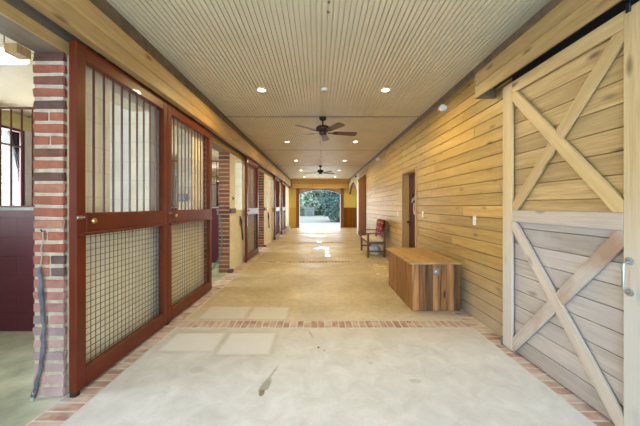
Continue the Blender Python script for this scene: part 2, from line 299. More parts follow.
# ------------------------------------------------------------------ mesh builder
class MB:
    def __init__(s): s.v = []; s.f = []; s.t = []; s.mi = []; s.sm = []; s.m = 0
    def _add(s, vs, fs, tint=None, smooth=False):
        t = random.random() if tint is None else tint
        k = len(s.v); s.v += [Vector(v) for v in vs]
        for f in fs:
            s.f.append([k + i for i in f]); s.t.append(t); s.mi.append(s.m); s.sm.append(smooth)
        return s
    def box(s, x0, x1, y0, y1, z0, z1, c=0.0, tint=None, jit=0.0, xf=None):
        lo, hi = (x0, y0, z0), (x1, y1, z1)
        if c <= 0:
            vs = [(x, y, z) for x in (x0, x1) for y in (y0, y1) for z in (z0, z1)]
            fs = [(0, 1, 3, 2), (4, 6, 7, 5), (0, 4, 5, 1), (2, 3, 7, 6), (0, 2, 6, 4), (1, 5, 7, 3)]
        else:
            c = min(c, .45 * min(abs(x1 - x0), abs(y1 - y0), abs(z1 - z0)))
            vs = []; idx = {}
            for cx in (0, 1):
                for cy in (0, 1):
                    for cz in (0, 1):
                        cc = (cx, cy, cz)
                        for a in range(3):
                            p = []
                            for d in range(3):
                                base = (lo, hi)[cc[d]][d]
                                p.append(base if d == a else base + (c if cc[d] == 0 else -c))
                            idx[(cc, a)] = len(vs); vs.append(p)
            fs = []
            for a in range(3):
                b, d = [(1, 2), (0, 2), (0, 1)][a]
                for sg in (0, 1):
                    q = []
                    for (u, w) in ((0, 0), (1, 0), (1, 1), (0, 1)):
                        cc = [0, 0, 0]; cc[a] = sg; cc[b] = u; cc[d] = w; q.append(idx[(tuple(cc), a)])
                    fs.append(q)
            for a in range(3):
                b, d = [(1, 2), (0, 2), (0, 1)][a]
                for u in (0, 1):
                    for w in (0, 1):
                        c0 = [0, 0, 0]; c1 = [0, 0, 0]; c1[a] = 1; c0[b] = c1[b] = u; c0[d] = c1[d] = w
                        fs.append([idx[(tuple(c0), b)], idx[(tuple(c1), b)], idx[(tuple(c1), d)], idx[(tuple(c0), d)]])
            for cx in (0, 1):
                for cy in (0, 1):
                    for cz in (0, 1): fs.append([idx[((cx, cy, cz), a)] for a in range(3)])
        if jit: vs = [tuple(q + random.uniform(-jit, jit) for q in v) for v in vs]
        if xf: vs = [xf @ Vector(v) for v in vs]
        return s._add(vs, fs, tint)
    def tube(s, pts, r, seg=8, tint=None, caps=True):
        pts = [Vector(p) for p in pts]; rs = r if isinstance(r, (list, tuple)) else [r] * len(pts)
        vs = []; prev = None
        for i, p in enumerate(pts):
            d = (pts[min(i + 1, len(pts) - 1)] - pts[max(i - 1, 0)]).normalized()
            if prev is None:
                up = Vector((0, 0, 1)) if abs(d.z) < .9 else Vector((1, 0, 0)); u = d.cross(up).normalized()
            else: u = (prev - d * prev.dot(d)).normalized()
            prev = u; w = d.cross(u)
            for k in range(seg):
                a = 2 * math.pi * k / seg; vs.append(p + (u * math.cos(a) + w * math.sin(a)) * rs[i])
        fs = []
        for i in range(len(pts) - 1):
            for k in range(seg):
                fs.append((i * seg + k, i * seg + (k + 1) % seg, (i + 1) * seg + (k + 1) % seg, (i + 1) * seg + k))
        if caps: fs += [list(range(seg)), [len(vs) - seg + k for k in range(seg)]]
        return s._add(vs, fs, tint, True)
    def lathe(s, prof, c=(0, 0, 0), axis='Z', seg=20, tint=None):
        vs = []; c = Vector(c)
        for (r, h) in prof:
            for k in range(seg):
                a = 2 * math.pi * k / seg; x, y = r * math.cos(a), r * math.sin(a)
                vs.append(c + Vector({'Z': (x, y, h), 'X': (h, x, y), 'Y': (x, h, y)}[axis]))
        fs = []
        for i in range(len(prof) - 1):
            for k in range(seg): fs.append((i * seg + k, i * seg + (k + 1) % seg, (i + 1) * seg + (k + 1) % seg, (i + 1) * seg + k))
        fs += [list(range(seg)), [len(vs) - seg + k for k in range(seg)]]
        return s._add(vs, fs, tint, True)
    def quadstrip(s, A, B, tint=None, smooth=True):
        vs = list(A) + list(B); n = len(A)
        return s._add(vs, [(i, i + 1, n + i + 1, n + i) for i in range(n - 1)], tint, smooth)
    def prism(s, poly, d, tint=None):
        """poly: list of 3D points (one face), d: extrusion vector"""
        n = len(poly); vs = [Vector(p) for p in poly] + [Vector(p) + Vector(d) for p in poly]
        return s._add(vs, [list(range(n)), list(range(2 * n - 1, n - 1, -1))] + [(i, (i + 1) % n, n + (i + 1) % n, n + i) for i in range(n)], tint)
    def build(s, name, mats, parent=None, loc=(0, 0, 0), rot=None, fix=True, bevel=0):
        me = bpy.data.meshes.new(name); me.from_pydata([tuple(v) for v in s.v], [], s.f)
        for m in (mats if isinstance(mats, (list, tuple)) else [mats]): me.materials.append(M_[m] if isinstance(m, str) else m)
        at = me.attributes.new('tint', 'FLOAT_COLOR', 'CORNER')
        for p, t, mi, sm in zip(me.polygons, s.t, s.mi, s.sm):
            p.material_index = mi; p.use_smooth = sm
            for li in p.loop_indices: at.data[li].color = (t, t, t, 1)
        if fix:
            bm = bmesh.new(); bm.from_mesh(me); bmesh.ops.recalc_face_normals(bm, faces=bm.faces); bm.to_mesh(me); bm.free()
        if any(s.sm):
            try: me.set_sharp_from_angle(angle=R(40))
            except Exception: pass
        me.update()
        o = bpy.data.objects.new(name, me); col.objects.link(o)
        if parent: o.parent = parent
        o.location = loc
        if rot: o.rotation_euler = rot
        if bevel:
            b = o.modifiers.new('bevel', 'BEVEL'); b.width = bevel; b.segments = 2; b.limit_method = 'ANGLE'
        return o

def tag(o, label=None, cat=None, group=None, kind=None):
    if label: o['label'] = label
    if cat: o['category'] = cat
    if group: o['group'] = group
    if kind: o['kind'] = kind
    return o
def thing(name, loc, label, cat, group=None, rz=0):
    o = bpy.data.objects.new(name, None); o.empty_display_size = .1; col.objects.link(o)
    o.location = loc; o.rotation_euler = (0, 0, rz); return tag(o, label, cat, group)
def struct(o, label=None):
    o['kind'] = 'structure'
    if label: o['label'] = label
    return o
def board(name, p0, p1, w, t, normal, mat, parent, c=.003):
    """a plank from p0 to p1 (face centre line), width w, thickness t going back along -normal; local X = grain"""
    p0, p1, n = Vector(p0), Vector(p1), Vector(normal).normalized()
    x = (p1 - p0).normalized(); y = n.cross(x).normalized(); ln = (p1 - p0).length
    mb = MB().box(0, ln, -w / 2, w / 2, -t, 0, c)
    o = mb.build(name, mat, parent)
    m = Matrix((x, y, n)).transposed().to_4x4(); m.translation = p0
    o.matrix_local = m
    return o

H = 3.0; Y0, YE = -2.2, 17.9
XL, XR = -1.81, 1.88
# ------------------------------------------------------------------ floor
floor = MB().box(-1.80, 2.2, Y0 - .6, 18.2, -.15, 0).build('floor', 'concrete'); struct(floor, 'tan concrete aisle floor, paler towards the front')
def brickrow(mb, x0, x1, y0, y1, along, pitch, gap=.009):
    if along == 'Y':
        y = y0
        while y < y1 - pitch * .5:
            mb.box(x0 + gap, x1 - gap, y + gap / 2, y + pitch - gap / 2, -.02, .004, .004, jit=.0015); y += pitch
    else:
        x = x0
        while x < x1 - pitch * .5:
            mb.box(x + gap / 2, x + pitch - gap / 2, y0 + gap, y1 - gap, -.02, .004, .004, jit=.0015); x += pitch
mb = MB(); mb.m = 1
mb.box(-1.80, -1.58, Y0, 16.5, -.02, .0015); mb.box(1.70, 1.88, Y0, 14, -.02, .0015)
crosses = (3.15, 6.78, 10.38, 13.9)
for y in crosses: mb.box(-1.579, 1.699, y, y + .2, -.02, .0015)
mb.m = 0
brickrow(mb, -1.80, -1.58, Y0, 16.5, 'Y', .083); brickrow(mb, 1.70, 1.88, Y0, 14, 'Y', .083)
for y in crosses: brickrow(mb, -1.579, 1.699, y, y + .2, 'X', .0785)
struct(mb.build('floor', ['floor_brick', 'floor_mortar']), 'red brick courses set along and across the concrete floor')
struct(MB().box(-5.6, -1.80, Y0, 17.9, -.15, -.0).build('floor', 'stall_floor'), 'damp greenish stall floor')

# ------------------------------------------------------------------ ceiling (beadboard with real grooves)
def beadboard(x0, x1, y0, y1, p=.0472):
    mb = MB(); prof = []; x = x0
    while x < x1:
        xe = min(x + p, x1)
        prof += [(x + .006, H), (xe - .006, H), (xe - .005, H + .016), (xe + .005, H + .016)]; x = xe
    prof = [(x0, H + .007)] + prof
    mb.quadstrip([(a, y0, h) for a, h in prof], [(a, y1, h) for a, h in prof], .5, False)
    return mb
seams = [-2.2, -1.0, 2.13, 5.28, 8.43, 11.6, 14.72, 17.9]
root_ceil = None
mbs = MB()
for a, b in zip(seams[:-1], seams[1:]):
    g = beadboard(-5.4, 1.9, a + .024, b - .024)
    k = len(mbs.v); mbs.v += g.v; mbs.f += [[i + k for i in f] for f in g.f]; mbs.t += g.t; mbs.mi += g.mi; mbs.sm += g.sm
mbs.m = 1; mbs.box(-5.6, 2.2, Y0, 17.9, H + .03, H + .15)
struct(mbs.build('ceiling', ['ceiling', 'ceiling_dark'], fix=False), 'cream beadboard ceiling running down the aisle')
# side room ceiling behind the right wall arch
struct(MB().box(1.9, 5, 13.4, 17.9, H - .0, H + .1).build('ceiling', 'ceiling'))

# ------------------------------------------------------------------ left wall: painted block with brick jambs
segs = [(Y0, .95), (2.05, 4.50), (5.79, 8.0), (9.43, 11.75), (13.1, 17.9)]
opens = {1: [(2.47, 3.05), (3.50, 4.06)], 2: [(6.18, 6.76), (7.15, 7.70)], 3: [(9.88, 10.44), (10.85, 11.4)], 0: [], 4: [(14.4, 14.95)]}
wl = MB()
for i, (a, b) in enumerate(segs):
    wl.box(XL - .2, XL, a, b, 0, 1.27)
    ys = a
    for (p, q) in opens[i]:
        wl.box(XL - .2, XL, ys, p, 1.27, 2.36); ys = q
    wl.box(XL - .2, XL, ys, b, 1.27, 2.36)
    wl.box(XL - .2, XL, a, b, 2.36, 2.44)
struct(wl.build('wall_left', 'cream_y', fix=False), 'cream painted block wall between the stall openings')
# header over the openings, with pale edge board
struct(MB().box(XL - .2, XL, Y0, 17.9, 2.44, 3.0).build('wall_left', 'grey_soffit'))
struct(MB().box(XL, XL + .022, Y0, 16.8, 2.44, 2.52, .003).build('trim_1', 'beam'), 'thin pine board edging the header above the stall openings')
struct(MB().box(XL + .022, -1.70, Y0, 16.8, 2.64, 2.999).build('trim_2', 'dark_wood'), 'dark stained board above the pine header beam')
struct(MB().box(-1.699, -1.62, Y0, 16.7, 2.53, 2.655, .006, tint=.4).box(-1.699, -1.622, Y0, 16.7, 2.658, 2.81, .006, tint=.9).build('trim_3', 'beam'), 'long pine header beam over the left stall doors')
# the sill band stones / blocks at opening sills
def jamb(y, ext, ybig=None, x0=-2.02, x1=-1.802, near=False, ztop=2.44, label=None):
    mb = MB(); course = .0848; z = .0; i = 0
    mb.m = 1; mb.box(x0 + (.008 if near else .002), x1 - (.008 if near else .002), y + (.007 if near else .004), y + ext, 0, ztop); mb.m = 0
    while z < ztop - .02:
        z1 = min(z + course - (.021 if near else .014), ztop)
        tt = random.random()
        if near and random.random() < .2:
            xm = x0 + (x1 - x0) * random.choice((.45, .55, .5))
            mb.box(x0, xm - .006, y, y + ext - .004, z + .004, z1, .005, jit=.0025); mb.box(xm + .006, x1, y, y + ext - .004, z + .004, z1, .005, jit=.0025)
        else: mb.box(x0, x1, y, y + ext - .004, z + .004, z1, .006, jit=.0045 if near else .001)
        z += course; i += 1
    return struct(mb.build('wall_left', ['brick' if near else 'far_brick', 'mortar' if near else 'far_mortar'], fix=True), label)
jamb(2.014, .036, near=True, label='red brick jamb of the nearest stall opening')
jamb(5.76, .03, label='red brick jamb of the second stall opening')
jamb(9.40, .03, label='red brick jamb of the third stall opening')
jamb(13.07, .03)
for (a, b) in ((4.50, 4.74), (8.0, 8.22), (11.75, 11.97), (.95, 1.0)):
    jamb(a, b - a)
# plum curb blocks and sill stubs
for i, (y, zz) in enumerate(((5.76, 1.20), (9.40, 1.20))):
    struct(MB().box(-1.815, -1.775, y + .02, y + .38, zz, zz + .1, .006).build('trim_4', 'window_frame'), 'short plum sill block on the cream wall beside the opening')
    struct(MB().box(-1.83, -1.74, y - .03, y + .09, 0, .065, .006).build('trim_5', 'window_frame'), 'plum curb block at the foot of the brick jamb')
# ledges on the stall-front window openings
for i in opens:
    for (p, q) in opens[i]:
        pass
struct(MB().box(-2.10, -2.012, 1.90, 2.0, 2.375, 2.44, .004).build('trim_6', 'casing'))

# ------------------------------------------------------------------ partitions between stalls, outer wall, windows
for n, y in enumerate((3.07, 6.79, 10.5, 14.2)):
    struct(MB().box(-2.28, -2.011, y, y + .18, 0, 3.0).build('wall_back', 'cream_x'), 'cream block pier at the aisle end of a stall partition')
    struct(MB().box(-5.4, -2.281, y, y + .18, 0, 1.30).build('wall_back', 'purple_x'), 'plum painted block half wall between stalls')
    struct(MB().box(-5.4, -2.281, y - .015, y + .195, 1.30, 1.335, .005).build('trim_7', 'ledge'), 'pale grey cap on the plum half wall')
    lab = ['dark steel bars above the plum half wall of the nearest stall', 'dark steel bars on the half wall seen through the second opening', 'dark steel bars on the half wall seen through the third opening', 'dark steel bars on the farthest half wall'][n]
    g = thing('stall_grille', (-2.281, y + .09, 1.335), lab, 'grille')
    MB().box(-3.119, 0, -.012, .012, 1.085, 1.11, .003).box(-3.119, 0, -.012, .012, 0, .02, .003).build('rail', 'red_bar', g)
    if n < 2:
        for k in range(26):
            MB().tube([(-.06 - .1185 * k, 0, .02), (-.06 - .1185 * k, 0, 1.085)], .008).build('bar', 'red_bar', g)
    else:
        mb = MB()
        for k in range(26): mb.tube([(-.06 - .1185 * k, 0, .02), (-.06 - .1185 * k, 0, 1.085)], .008, 6)
        mb.build('bars', 'red_bar', g)['kind'] = 'stuff'
wins = [(.2, 1.6), (3.85, 5.27), (7.5, 8.95), (11.2, 12.6), (15, 16.4)]
wo = MB(); y = Y0; wo2 = MB()
for (a, b) in wins:
    wo2.box(-5.6, -5.4, y, a, 0, 2.74); wo2.box(-5.6, -5.4, a, b, 0, 1.1); y = b
wo2.box(-5.6, -5.4, y, 17.9, 0, 2.74); wo.box(-5.6, -5.4, Y0, 17.9, 2.74, 3.0)
struct(wo2.build('wall_left', 'stall_white', fix=False), 'pale outer stall wall with tall windows')
struct(wo.build('wall_left', 'stall_y', fix=False), 'yellow band above the stall windows')
for i, (a, b) in enumerate(wins):
    w = MB().box(-5.53, -5.43, a, a + .04, 1.1, 2.74, .004).box(-5.53, -5.43, b - .04, b, 1.1, 2.74, .004).box(-5.53, -5.43, a + .04, b - .04, 2.70, 2.74, .004).box(-5.53, -5.43, a + .04, b - .04, 1.1, 1.14, .004)
    w.box(-5.50, -5.46, a + .04, b - .04, 2.42, 2.45).box(-5.50, -5.46, (a + b) / 2 - .015, (a + b) / 2 + .015, 1.14, 2.70)
    wf = struct(w.build('window_%d' % (i + 1), 'window_frame'), 'stall window with plum frame')
    MB().box(-5.485, -5.475, a + .05, b - .05, 1.15, 2.69).build('window_glass', 'glass', wf)
struct(MB().box(-5.4, -2.0, Y0, Y0 + .2, 0, 3.0).build('wall_front', 'cream_x'))

# ------------------------------------------------------------------ right wall boards
def boards(mb, y0, y1, z0, z1, h=.1355, lens=(1.6, 4.2), x=XR, t=.018):
    r = 0; base = 0.0
    k = int((z0 - .01) / h); z = k * h
    while z < z1:
        a, b = max(z, z0), min(z + h, z1)
        if b - a > .01:
            y = y0 - random.uniform(0, 2)
            while y < y1:
                ye = y + random.uniform(*lens)
                p, q = max(y, y0), min(ye, y1)
                if q - p > .03: mb.box(x, x + t, p + .0008, q - .0008, a + .003, b - .003, .003)
                y = ye
        z += h
DW0, DW1, DH = 5.51, 6.37, 2.06
mb = MB(); boards(mb, Y0, DW0, 0, 2.99); boards(mb, DW0, DW1, DH, 2.99); boards(mb, DW1, 11.3, 0, 2.99)
boards(mb, 11.3, 13.2, 2.60, 2.99)
mb.m = 1
mb.box(1.898, 2.05, Y0, DW0, 0, 3).box(1.898, 2.05, DW0, DW1, DH, 3).box(1.898, 2.05, DW1, 13.2, 0, 3)
struct(mb.build('wall_right', ['pine_wall', 'dark_wood'], fix=False), 'horizontal pine board wall')
struct(MB().box(1.86, 1.879, 3.08, 17.6, 2.915, 2.999, .004).build('trim_8', 'dark_wood'), 'dark crown strip where the pine wall meets the ceiling')
struct(MB().box(1.86, 1.879, Y0, 3.07, 2.74, 2.999).build('trim_8', 'dark_wood'))
struct(MB().tube([(1.862, 3.0, 2.905), (1.862, 17.5, 2.905)], .009, 8).build('trim_9', 'steel'), 'thin conduit under the crown strip')
# header box over the barn door
struct(MB().box(1.68, 1.70, Y0, 3.06, 2.50, 2.63, .004, tint=.8).box(1.681, 1.70, Y0, 3.06, 2.632, 2.765, .004, tint=.5).build('trim_10', 'fascia'), 'pine fascia boards hiding the track of the barn door')
struct(MB().box(1.70, 1.859, Y0, 3.04, 2.74, 2.765).box(1.70, 1.879, 3.02, 3.06, 2.50, 2.74).build('trim_11', 'dark_wood'))
struct(MB().box(1.705, 1.879, Y0, 3.015, 2.60, 2.73).box(1.862, 1.879, Y0, 2.74, 2.40, 2.60).build('trim_11', 'recess_shade'))  # near-black boxes stand in for the shade inside the track gap

# arched section of the right wall
def arch_pts(c, hw, spring, rise, n=14):
    if rise < hw:
        rad = (hw * hw + rise * rise) / (2 * rise); a0 = math.asin(hw / rad)
        return [(c + rad * math.sin(a), spring + rise - rad + rad * math.cos(a)) for a in [(-a0 + 2 * a0 * i / n) for i in range(n + 1)]]
    return [(c - hw * math.cos(math.pi * i / n), spring + rise * math.sin(math.pi * i / n)) for i in range(n + 1)]
ap = arch_pts(15.8, 1.8, 2.1, .56)
mb = MB(); mb.box(XR, 2.0, 13.2, 14.0, 0, 3); mb.box(XR, 2.0, 17.6, 17.9, 2.1, 3)
for (p, q) in zip(ap[:-1], ap[1:]):
    mb.prism([(XR, p[0], p[1]), (XR, q[0], q[1]), (XR, q[0], 3), (XR, p[0], 3)], (.12, 0, 0))
struct(mb.build('wall_right', 'stucco', fix=True), 'pale stucco wall with an arched opening near the far end')
mb = MB()
for (p, q) in zip(ap[:-1], ap[1:]):
    mb.prism([(XR + .012, p[0], p[1] - .001), (XR + .012, q[0], q[1] - .001), (XR + .012, q[0], q[1] - .03), (XR + .012, p[0], p[1] - .03)], (.10, 0, 0))
struct(mb.build('trim_12', 'dark_wood'), 'dark lining under the arch in the right wall')
struct(MB().box(5, 5.2, 13.2, 17.9, 0, 3).box(2.05, 5, 13.2, 13.4, 0, 3).build('wall_right', 'yellow'))
area_side = True
struct(MB().box(2.2, 5, 13.4, 17.9, -.1, 0).build('floor', 'concrete'))

# ------------------------------------------------------------------ far end wall with the arched exit
cx, hw = .09, 1.285
mb = MB(); mb.m = 0
mb.box(-1.81, cx - hw - .2, 17.9, 18.15, 1.24, 2.45).box(cx + hw + .2, 5, 17.9, 18.15, 1.24, 2.45)
mb.m = 1; mb.box(-1.81, cx - hw - .2, 17.9, 18.15, 0, 1.24)
mb.m = 2
for (p, q) in zip(arch_pts(cx, hw, 2.13, .27)[:-1], arch_pts(cx, hw, 2.13, .27)[1:]):
    mb.prism([(p[0], 17.9, p[1]), (q[0], 17.9, q[1]), (q[0], 17.9, 2.45), (p[0], 17.9, 2.45)], (0, .25, 0))
mb.box(-5.6, -1.81, 17.9, 18.15, 0, 3).box(-1.81, 5.2, 17.9, 18.15, 2.45, 3)
struct(mb.build('wall_far', ['yellow', 'ochre', 'spandrel'], fix=True), 'yellow end wall around the arched exit')
mb = MB(); x = cx + hw + .2
while x < 5:
    mb.box(x, min(x + .13, 5) - .003, 17.87, 18.13, 0, 1.2, .004); x += .13
mb.box(cx + hw + .2, 5, 17.85, 18.14, 1.2, 1.25, .004)
struct(mb.build('trim_13', 'brown_door'), 'reddish brown wainscot right of the exit')
mb = MB().box(cx - hw - .2, cx - hw, 17.80, 18.2, 0, 2.45, .006).box(cx + hw, cx + hw + .2, 17.80, 18.2, 0, 2.45, .006)
struct(mb.build('trim_14', 'brown_trim'), 'reddish brown casings of the arched exit')
mb = MB()
aps = arch_pts(cx, hw, 2.13, .27)
for (p, q) in zip(aps[:-1], aps[1:]):
    mb.prism([(p[0], 17.87, p[1] + .03), (q[0], 17.87, q[1] + .03), (q[0], 17.87, q[1] - .03), (p[0], 17.87, p[1] - .03)], (0, .3, 0))
struct(mb.build('trim_15', 'dark_wood'), 'thin dark band lining the exit arch')
struct(MB().box(-1.62, XR - .001, 17.55, 17.879, 2.45, 2.72, .008, tint=.9).box(-1.62, XR - .001, 17.552, 17.879, 2.722, 2.999, .008, tint=.4).build('trim_16', 'beam_x'), 'golden pine header beam across the far end')
struct(MB().box(cx - hw, cx + hw, 18.1, 18.3, 0, .02).build('trim_17', 'steel'), 'dark threshold at the exit')

# ------------------------------------------------------------------ doorway in the right wall
fr = MB().box(1.866, 1.99, DW1, DW1 + .03, 0, DH + .04, .003).box(1.862, 1.905, DW0 - .06, DW0, 0, DH + .04, .003).box(1.866, 1.905, DW0, DW1, DH, DH + .04, .003)
fr.box(1.905, 2.05, DW1 - .02, DW1 - .001, 0, DH - .02).box(1.905, 2.05, DW0 + .001, DW0 + .02, 0, DH - .02).box(1.905, 2.05, DW0 + .001, DW1 - .001, DH - .02, DH - .001)
struct(fr.build('trim_18', 'casing'), 'pine casing around the red side door')
d = MB().box(2.02, 2.06, DW0 + .022, DW1 - .022, .005, DH - .022)
for z0, z1 in ((.2, .9), (1.05, 1.85)):
    for ya in (DW0 + .12, DW0 + .46):
        d.box(2.012, 2.021, ya, ya + .27, z0, z1, .006)
dd = struct(d.build('door_1', 'red_door'), 'dark red panelled door in the pine wall')
MB().lathe([(.0, -.07), (.025, -.068), (.032, -.055), (.03, -.04), (.012, -.032), (.01, -.012), (.028, -.01), (.028, 0)], (2.02, DW1 - .1, 1.0), 'X').build('door_handle', 'black_metal', dd)
struct(MB().box(2.06, 2.2, DW0 - .1, DW1 + .1, 0, 2.2).build('wall_right', 'dark_wood'))

# bridle hanging on the red door
br = thing('bridle', (2.0, 5.86, 1.60), 'grey and tan bridle hanging on the dark red side door', 'bridle')
MB().tube([(-.03, -.07, .0), (-.04, -.10, -.10), (-.03, -.05, -.18), (-.03, .05, -.18), (-.04, .10, -.08), (-.03, .05, .02), (-.03, -.07, 0)], .014).build('strap', 'leather', br)
MB().tube([(-.03, -.05, -.05), (-.045, -.10, -.14), (-.05, 0, -.09), (-.045, .09, -.17)], .018).build('brow_band', 'silver', br)
MB().tube([(-.03, 0, -.18), (-.035, .02, -.3), (-.03, .0, -.42)], .010).build('rein', 'cushion', br)
MB().tube([(.012, -.01, .03), (-.03, -.01, .03), (-.04, -.01, .05)], .006).build('hook', 'black_metal', br)

# tall brown door farther along
d = MB(); y = 11.3
while y < 13.2 - .02:
    d.box(1.85, 1.879, y, min(y + .19, 13.2) - .003, .01, 2.59, .003); y += .19
dd = struct(d.build('door_2', 'brown_door'), 'tall reddish brown board door far down the right wall')
MB().box(1.83, 1.85, 11.3, 13.2, 2.45, 2.58, .003).box(1.83, 1.85, 11.3, 13.2, .05, .2, .003).build('door_rail', 'brown_door', dd)
struct(MB().box(1.84, 1.879, 13.2, 13.5, 0, 2.7, .004).build('trim_19', 'white_plastic'), 'pale post beside the tall brown door')

# ------------------------------------------------------------------ sliding stall doors (left)
def stall_door(y, W, label, full=True):
    t = thing('stall_door', (-1.70, y, .03), label, 'stall door', 'sliding stall doors along the left wall')
    Hd = 2.49; T = .055; st = .085
    f = MB().box(-T, 0, 0, st, 0, Hd, .005).box(-T, 0, W - st, W, 0, Hd, .005).box(-T, 0, st, W - st, Hd - .11, Hd, .005).box(-T, 0, st, W - st, 0, .135, .005)
    f.build('frame', 'red_paint', t)
    MB().box(-T, 0, st, W - st, 1.125, 1.27, .005).build('mid_rail', 'red_paint', t)
    MB().box(-.004, .022, .02, W - .02, 1.105, 1.128, .004).build('ledge_strip', 'red_paint', t)
    n = int(round((W - 2 * st) / .1)) - 1; p = (W - 2 * st) / (n + 1)
    for k in range(n):
        yy = st + p * (k + 1)
        MB().tube([(-T / 2, yy, 1.265), (-T / 2, yy, Hd - .105)], .0085).build('bar', 'red_bar', t)
    w = MB(); g = .0485
    yy = st + g * .6
    while yy < W - st: w.box(-.030, -.026, yy - .0015, yy + .0015, .13, 1.13); yy += g
    zz = .135 + g * .6
    while zz < 1.12: w.box(-.0305, -.0265 + .001, st - .005, W - st + .005, zz - .0015, zz + .0015); zz += g
    w.build('wire_mesh', 'wire', t)
    MB().lathe([(.0, .035), (.016, .033), (.022, .024), (.018, .012), (.008, .008), (.008, 0)], (0, .135, 1.21), 'X').build('latch_knob', 'brass', t)
    MB().box(-.002, .012, .004, .05, 1.225, 1.25, .002).tube([(.01, .0, 1.238), (.018, .05, 1.238)], .006).build('latch_plate', 'steel', t)
    MB().box(-.045, -.01, .25, .29, Hd, Hd + .05).box(-.045, -.01, W - .29, W - .25, Hd, Hd + .05).build('hanger', 'black_metal', t)
    MB().box(-.05, -.005, .0, .04, -.03, 0, .003).build('floor_guide', 'black_metal', t)
    return t
stall_door(2.0, 1.215, 'nearest red stall door with bars and wire mesh, beside the brick jamb')
stall_door(3.222, 1.325, 'second red stall door, butted against the nearest one')
stall_door(6.78, 1.29, 'third red stall door, standing alone between the brick jambs')
stall_door(11.25, 1.27, 'fourth red stall door, past the halter on the cream wall')
stall_door(13.4, 1.35, 'farthest red stall door, near the white bucket')
struct(MB().box(-1.75, -1.705, Y0, 16.6, 2.56, 2.60, .003).build('trim_20', 'track'), 'steel track for the sliding stall doors')

# ------------------------------------------------------------------ barn door (right)
bd = thing('barn_door', (1.78, 1.535, .015), 'large pine sliding barn door with two cross braces, worn pale at the bottom', 'barn door')
W, Hd = 1.221, 2.475
up, lo = MB(), MB()
def pb(mb, z0, z1):
    z = z0
    while z < z1 - .01:
        ze = min(z + .142, z1); mb.box(.034, .056, .004, W - .004, z + .002, ze - .002, .003); z += .142
pb(up, 1.24, Hd - .005); pb(lo, 0, 1.24)
up.build('upper_boards', 'pine_door', bd); tag(lo.build('lower_boards', 'pine_door_low', bd), 'pale worn lower boards')
n = (-1, 0, 0)
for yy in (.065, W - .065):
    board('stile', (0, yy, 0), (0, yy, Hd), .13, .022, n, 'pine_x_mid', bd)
board('rail', (0, .131, Hd - .052), (0, W - .131, Hd - .052), .104, .022, n, 'pine_x', bd)
board('rail', (0, .131, 1.243), (0, W - .131, 1.243), .105, .022, n, 'pine_x_low', bd)
ya, yb = .165, W - .165
def brace(y0, z0, y1, z1, m, off=0.0, w=.092):
    lo_z, hi_z = (1.2965, 2.370) if z0 > 1.2 or z1 > 1.2 else (.004, 1.190)
    p0, p1 = Vector((0, y0)), Vector((0, y1)); p0 = Vector((y0, z0)); p1 = Vector((y1, z1)); d = (p1 - p0).normalized(); pn = Vector((-d.y, d.x)) * w / 2
    a, b_ = p0 - d * .4, p1 + d * .4
    poly = [a + pn, b_ + pn, b_ - pn, a - pn]
    for ax, lim, sg in ((0, .1305, 1), (0, W - .1305, -1), (1, lo_z, 1), (1, hi_z, -1)):
        out = []
        for i, p in enumerate(poly):
            q = poly[(i + 1) % len(poly)]; ip, iq = (p[ax] - lim) * sg >= 0, (q[ax] - lim) * sg >= 0
            if ip: out.append(p)
            if ip != iq: out.append(p.lerp(q, (lim - p[ax]) / (q[ax] - p[ax])))
        poly = out
    x = Vector((0, d.x, d.y)); nn = Vector(n); y = nn.cross(x); o3 = Vector((0, p0.x, p0.y))
    mt = Matrix((x, y, nn)).transposed().to_4x4(); mt.translation = o3 + Vector((off, 0, 0))
    im = mt.inverted()
    mb = MB().prism([im @ Vector((off, p.x, p.y)) for p in poly], (0, 0, -(.0215 - off)))
    ob = mb.build('brace', m, bd, bevel=.003); ob.matrix_local = mt
brace(.13, 2.37, W - .13, 1.296, 'pine_x', .003); brace(.13, 1.296, W - .13, 2.37, 'pine_x')
brace(.13, .03, W - .13, 1.18, 'pine_x_low'); brace(.13, 1.17, W - .13, .05, 'pine_x_stain', .003)
h = MB().tube([(-.006, .095, .845), (-.034, .095, .852), (-.038, .095, .865), (-.038, .095, .995), (-.034, .095, 1.008), (-.006, .095, 1.015)], .006)
h.lathe([(.022, 0), (.022, -.004), (.010, -.007)], (0, .095, .84), 'X').lathe([(.022, 0), (.022, -.004), (.010, -.007)], (0, .095, 1.02), 'X')
tag(h.build('handle', 'silver', bd), 'steel pull handle')
h2 = MB().box(-.010, -.0005, .085, .11, Hd - .03, Hd + .07, .002).lathe([(.03, -.02), (.034, -.015), (.034, -.008), (.03, -.003)], (0, .0975, Hd + .075), 'X')
h2.build('hanger', 'black_metal', bd)
h3 = MB().box(-.008, .05, W + .001, W + .02, -.013, .07, .002); h3.build('floor_guide', 'steel', bd)

